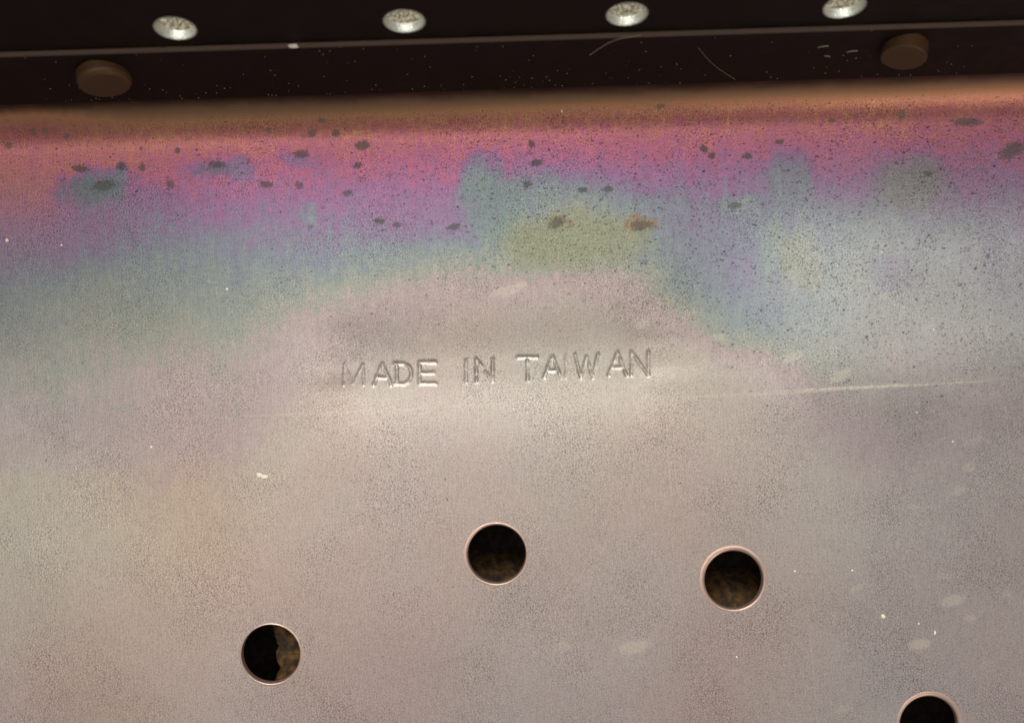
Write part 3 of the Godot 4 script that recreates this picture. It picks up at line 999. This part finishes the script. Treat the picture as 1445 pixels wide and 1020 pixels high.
func make_ground() -> void:
	var k := Soup.new()
	var n := 60
	var nz := noise(111, 0.02, 3)
	for j in n + 1:
		for i in n + 1:
			var x := lerpf(-300, 300, float(i) / n)
			var z := lerpf(-300, 300, float(j) / n)
			k.add(Vector3(x, -13.05 + 0.05 * nz.get_noise_2d(x, z), z), Vector3.UP, Vector2(x, z) * 0.01)
	for j in n:
		for i in n:
			k.quad(j * (n + 1) + i, j * (n + 1) + i + 1, (j + 1) * (n + 1) + i + 1, (j + 1) * (n + 1) + i)
	tag(put("ground", k.done(), M.soil), "dark rough surface under the pan", "", "", "structure")
	# a slab of pale stone behind the rail, seen through the rail's holes
	var slab := Soup.new()
	for j in 41:
		for i in 81:
			var x := lerpf(-160, 160, i / 80.0)
			var z := lerpf(-200, -34, minf(j, 39) / 39.0)
			slab.add(Vector3(x, -5.4 + 0.5 * nz.get_noise_2d(x * 6.0, z * 6.0) - (7.4 if j == 40 else 0.0), z), Vector3.UP)
	for j in 40:
		for i in 80:
			slab.quad(j * 81 + i, j * 81 + i + 1, (j + 1) * 81 + i + 1, (j + 1) * 81 + i)
	tag(put("pavement", slab.done(), M.stone), "pale gritty stone seen through the holes of the rail", "", "", "structure")
	# a splintered batten under the left hole
	var c: Vector2 = hole_at[0]
	var s := Soup.new()
	var nz2 := noise(113, 0.45, 3)
	var m := 80
	for j in m + 1:
		var z := c.y + lerpf(-14, 14, float(j) / m)
		var e := c.x + 0.15 + 0.9 * nz2.get_noise_2d(z, 0.0)
		var pr := [Vector3(e + 0.15, -13.0, z), Vector3(e, -2.3, z), Vector3(e + 0.3, -1.9, z), Vector3(c.x + 3.5, -1.75 + 0.15 * nz2.get_noise_2d(z * 2.0, 5.0), z), Vector3(c.x + 13.0, -1.8, z), Vector3(c.x + 13.2, -13.0, z)]
		for q in pr.size():
			s.add(pr[q], [Vector3(-1, 0, 0), Vector3(-0.9, 0.4, 0), Vector3(-0.3, 0.95, 0), Vector3.UP, Vector3(0.4, 0.9, 0), Vector3.RIGHT][q])
	for j in m:
		for q in 5:
			s.quad(j * 6 + q, j * 6 + q + 1, (j + 1) * 6 + q + 1, (j + 1) * 6 + q)
	tag(put("wood_batten", s.done(), M.wood), "splintered brown wood seen through the leftmost hole of the pan", "wood batten")


func make_sloping_batten() -> void:
	# a weathered batten under the middle and right holes, its near side rising towards the pan
	var s := Soup.new()
	var nz := noise(131, 0.5, 3)
	var a: Vector2 = hole_at[1]
	var b: Vector2 = hole_at[2]
	var m := 120
	var prof := [Vector2(0.0, -13.0), Vector2(0.3, -9.5), Vector2(1.6, -6.5), Vector2(3.2, -4.0), Vector2(5.0, -2.8), Vector2(12.0, -2.4), Vector2(12.2, -13.0)]
	var norms := [Vector3(0, 0.2, -1), Vector3(0, 0.4, -0.9), Vector3(0, 0.6, -0.8), Vector3(0, 0.75, -0.65), Vector3(0, 0.95, -0.3), Vector3(0, 1, 0), Vector3(0, 0.2, 1)]
	for i in m + 1:
		var u := lerpf(a.x - 8.0, b.x + 9.0, float(i) / m)
		var z := lerpf(a.y + 1.7, b.y + 0.7, (u - a.x) / (b.x - a.x))
		for q in prof.size():
			var p: Vector2 = prof[q]
			s.add(Vector3(u, p.y + (0.5 * nz.get_noise_2d(u * 1.5, p.x * 4.0) if q in [1, 2, 3, 4] else 0.0), z + p.x + 0.6 * nz.get_noise_2d(u, 40.0)), (norms[q] as Vector3).normalized())
	for i in m:
		for q in prof.size() - 1:
			s.quad(i * 7 + q, i * 7 + q + 1, (i + 1) * 7 + q + 1, (i + 1) * 7 + q)
	tag(put("wood_batten", s.done(), M.wood), "rust-brown wood dimly seen through the middle and the right hole of the pan", "wood batten")


func area(called: String, at: Vector3, aim: Vector3, size: Vector2, energy: float, col: Color) -> void:
	var l := AreaLight3D.new()
	l.name = called
	l.area_size = size
	l.light_energy = energy
	l.light_color = col
	l.shadow_enabled = true
	l.set("area_range", 4.0)
	add_child(l, true)
	l.look_at_from_position(at, aim, Vector3.UP if absf((aim - at).normalized().y) < 0.99 else Vector3.RIGHT)


func _ready() -> void:
	# camera
	var cam := Camera3D.new()
	cam.name = "camera"
	var at := CameraAttributesPhysical.new()
	at.frustum_focal_length = 6.0
	at.frustum_focus_distance = 0.125
	at.exposure_aperture = 2.6
	at.frustum_near = 0.01
	at.frustum_far = 20.0
	cam.attributes = at
	cam.fov = rad_to_deg(2.0 * atan(40.8 / EYE))
	cam.near = 0.01
	cam.far = 20.0
	var c := cos(ROLL)
	var s := sin(ROLL)
	cam.transform = Transform3D(Basis(Vector3(c, 0, s), Vector3(s, 0, -c), Vector3.UP), Vector3(0, EYE * MM, 0))
	add_child(cam)
	cam.current = true
	# a dim room round the pan
	var we := WorldEnvironment.new()
	we.name = "environment"
	var env := Environment.new()
	env.background_mode = Environment.BG_COLOR
	env.background_color = Color(0.42, 0.41, 0.405)
	env.tonemap_mode = Environment.TONE_MAPPER_LINEAR
	env.tonemap_exposure = 1.0
	env.sdfgi_enabled = true
	env.ssao_enabled = true
	env.ssil_enabled = true
	we.environment = env
	add_child(we)
	# the window light comes over the rail, the room's own lamp from the near side
	area("window_light", Vector3(-0.10, 0.57, -0.49), Vector3(0, 0, 0.0), Vector2(0.40, 0.30), 0.44, Color(1.0, 0.985, 0.955))
	area("room_light", Vector3(-0.03, 0.70, -0.10), Vector3(0, 0, 0), Vector2(0.80, 0.44), 0.215, Color(1.0, 0.97, 0.93))
	area("side_light", Vector3(0.36, 0.34, 0.46), Vector3(0.02, 0, -0.02), Vector2(0.30, 0.24), 0.075, Color(1.0, 0.93, 0.84))

	n_soft.seed = 5
	n_soft.frequency = 0.045
	n_soft.fractal_octaves = 2
	materials()
	make_pan()
	make_rail()
	make_ground()
	make_sloping_batten()
	make_debris()
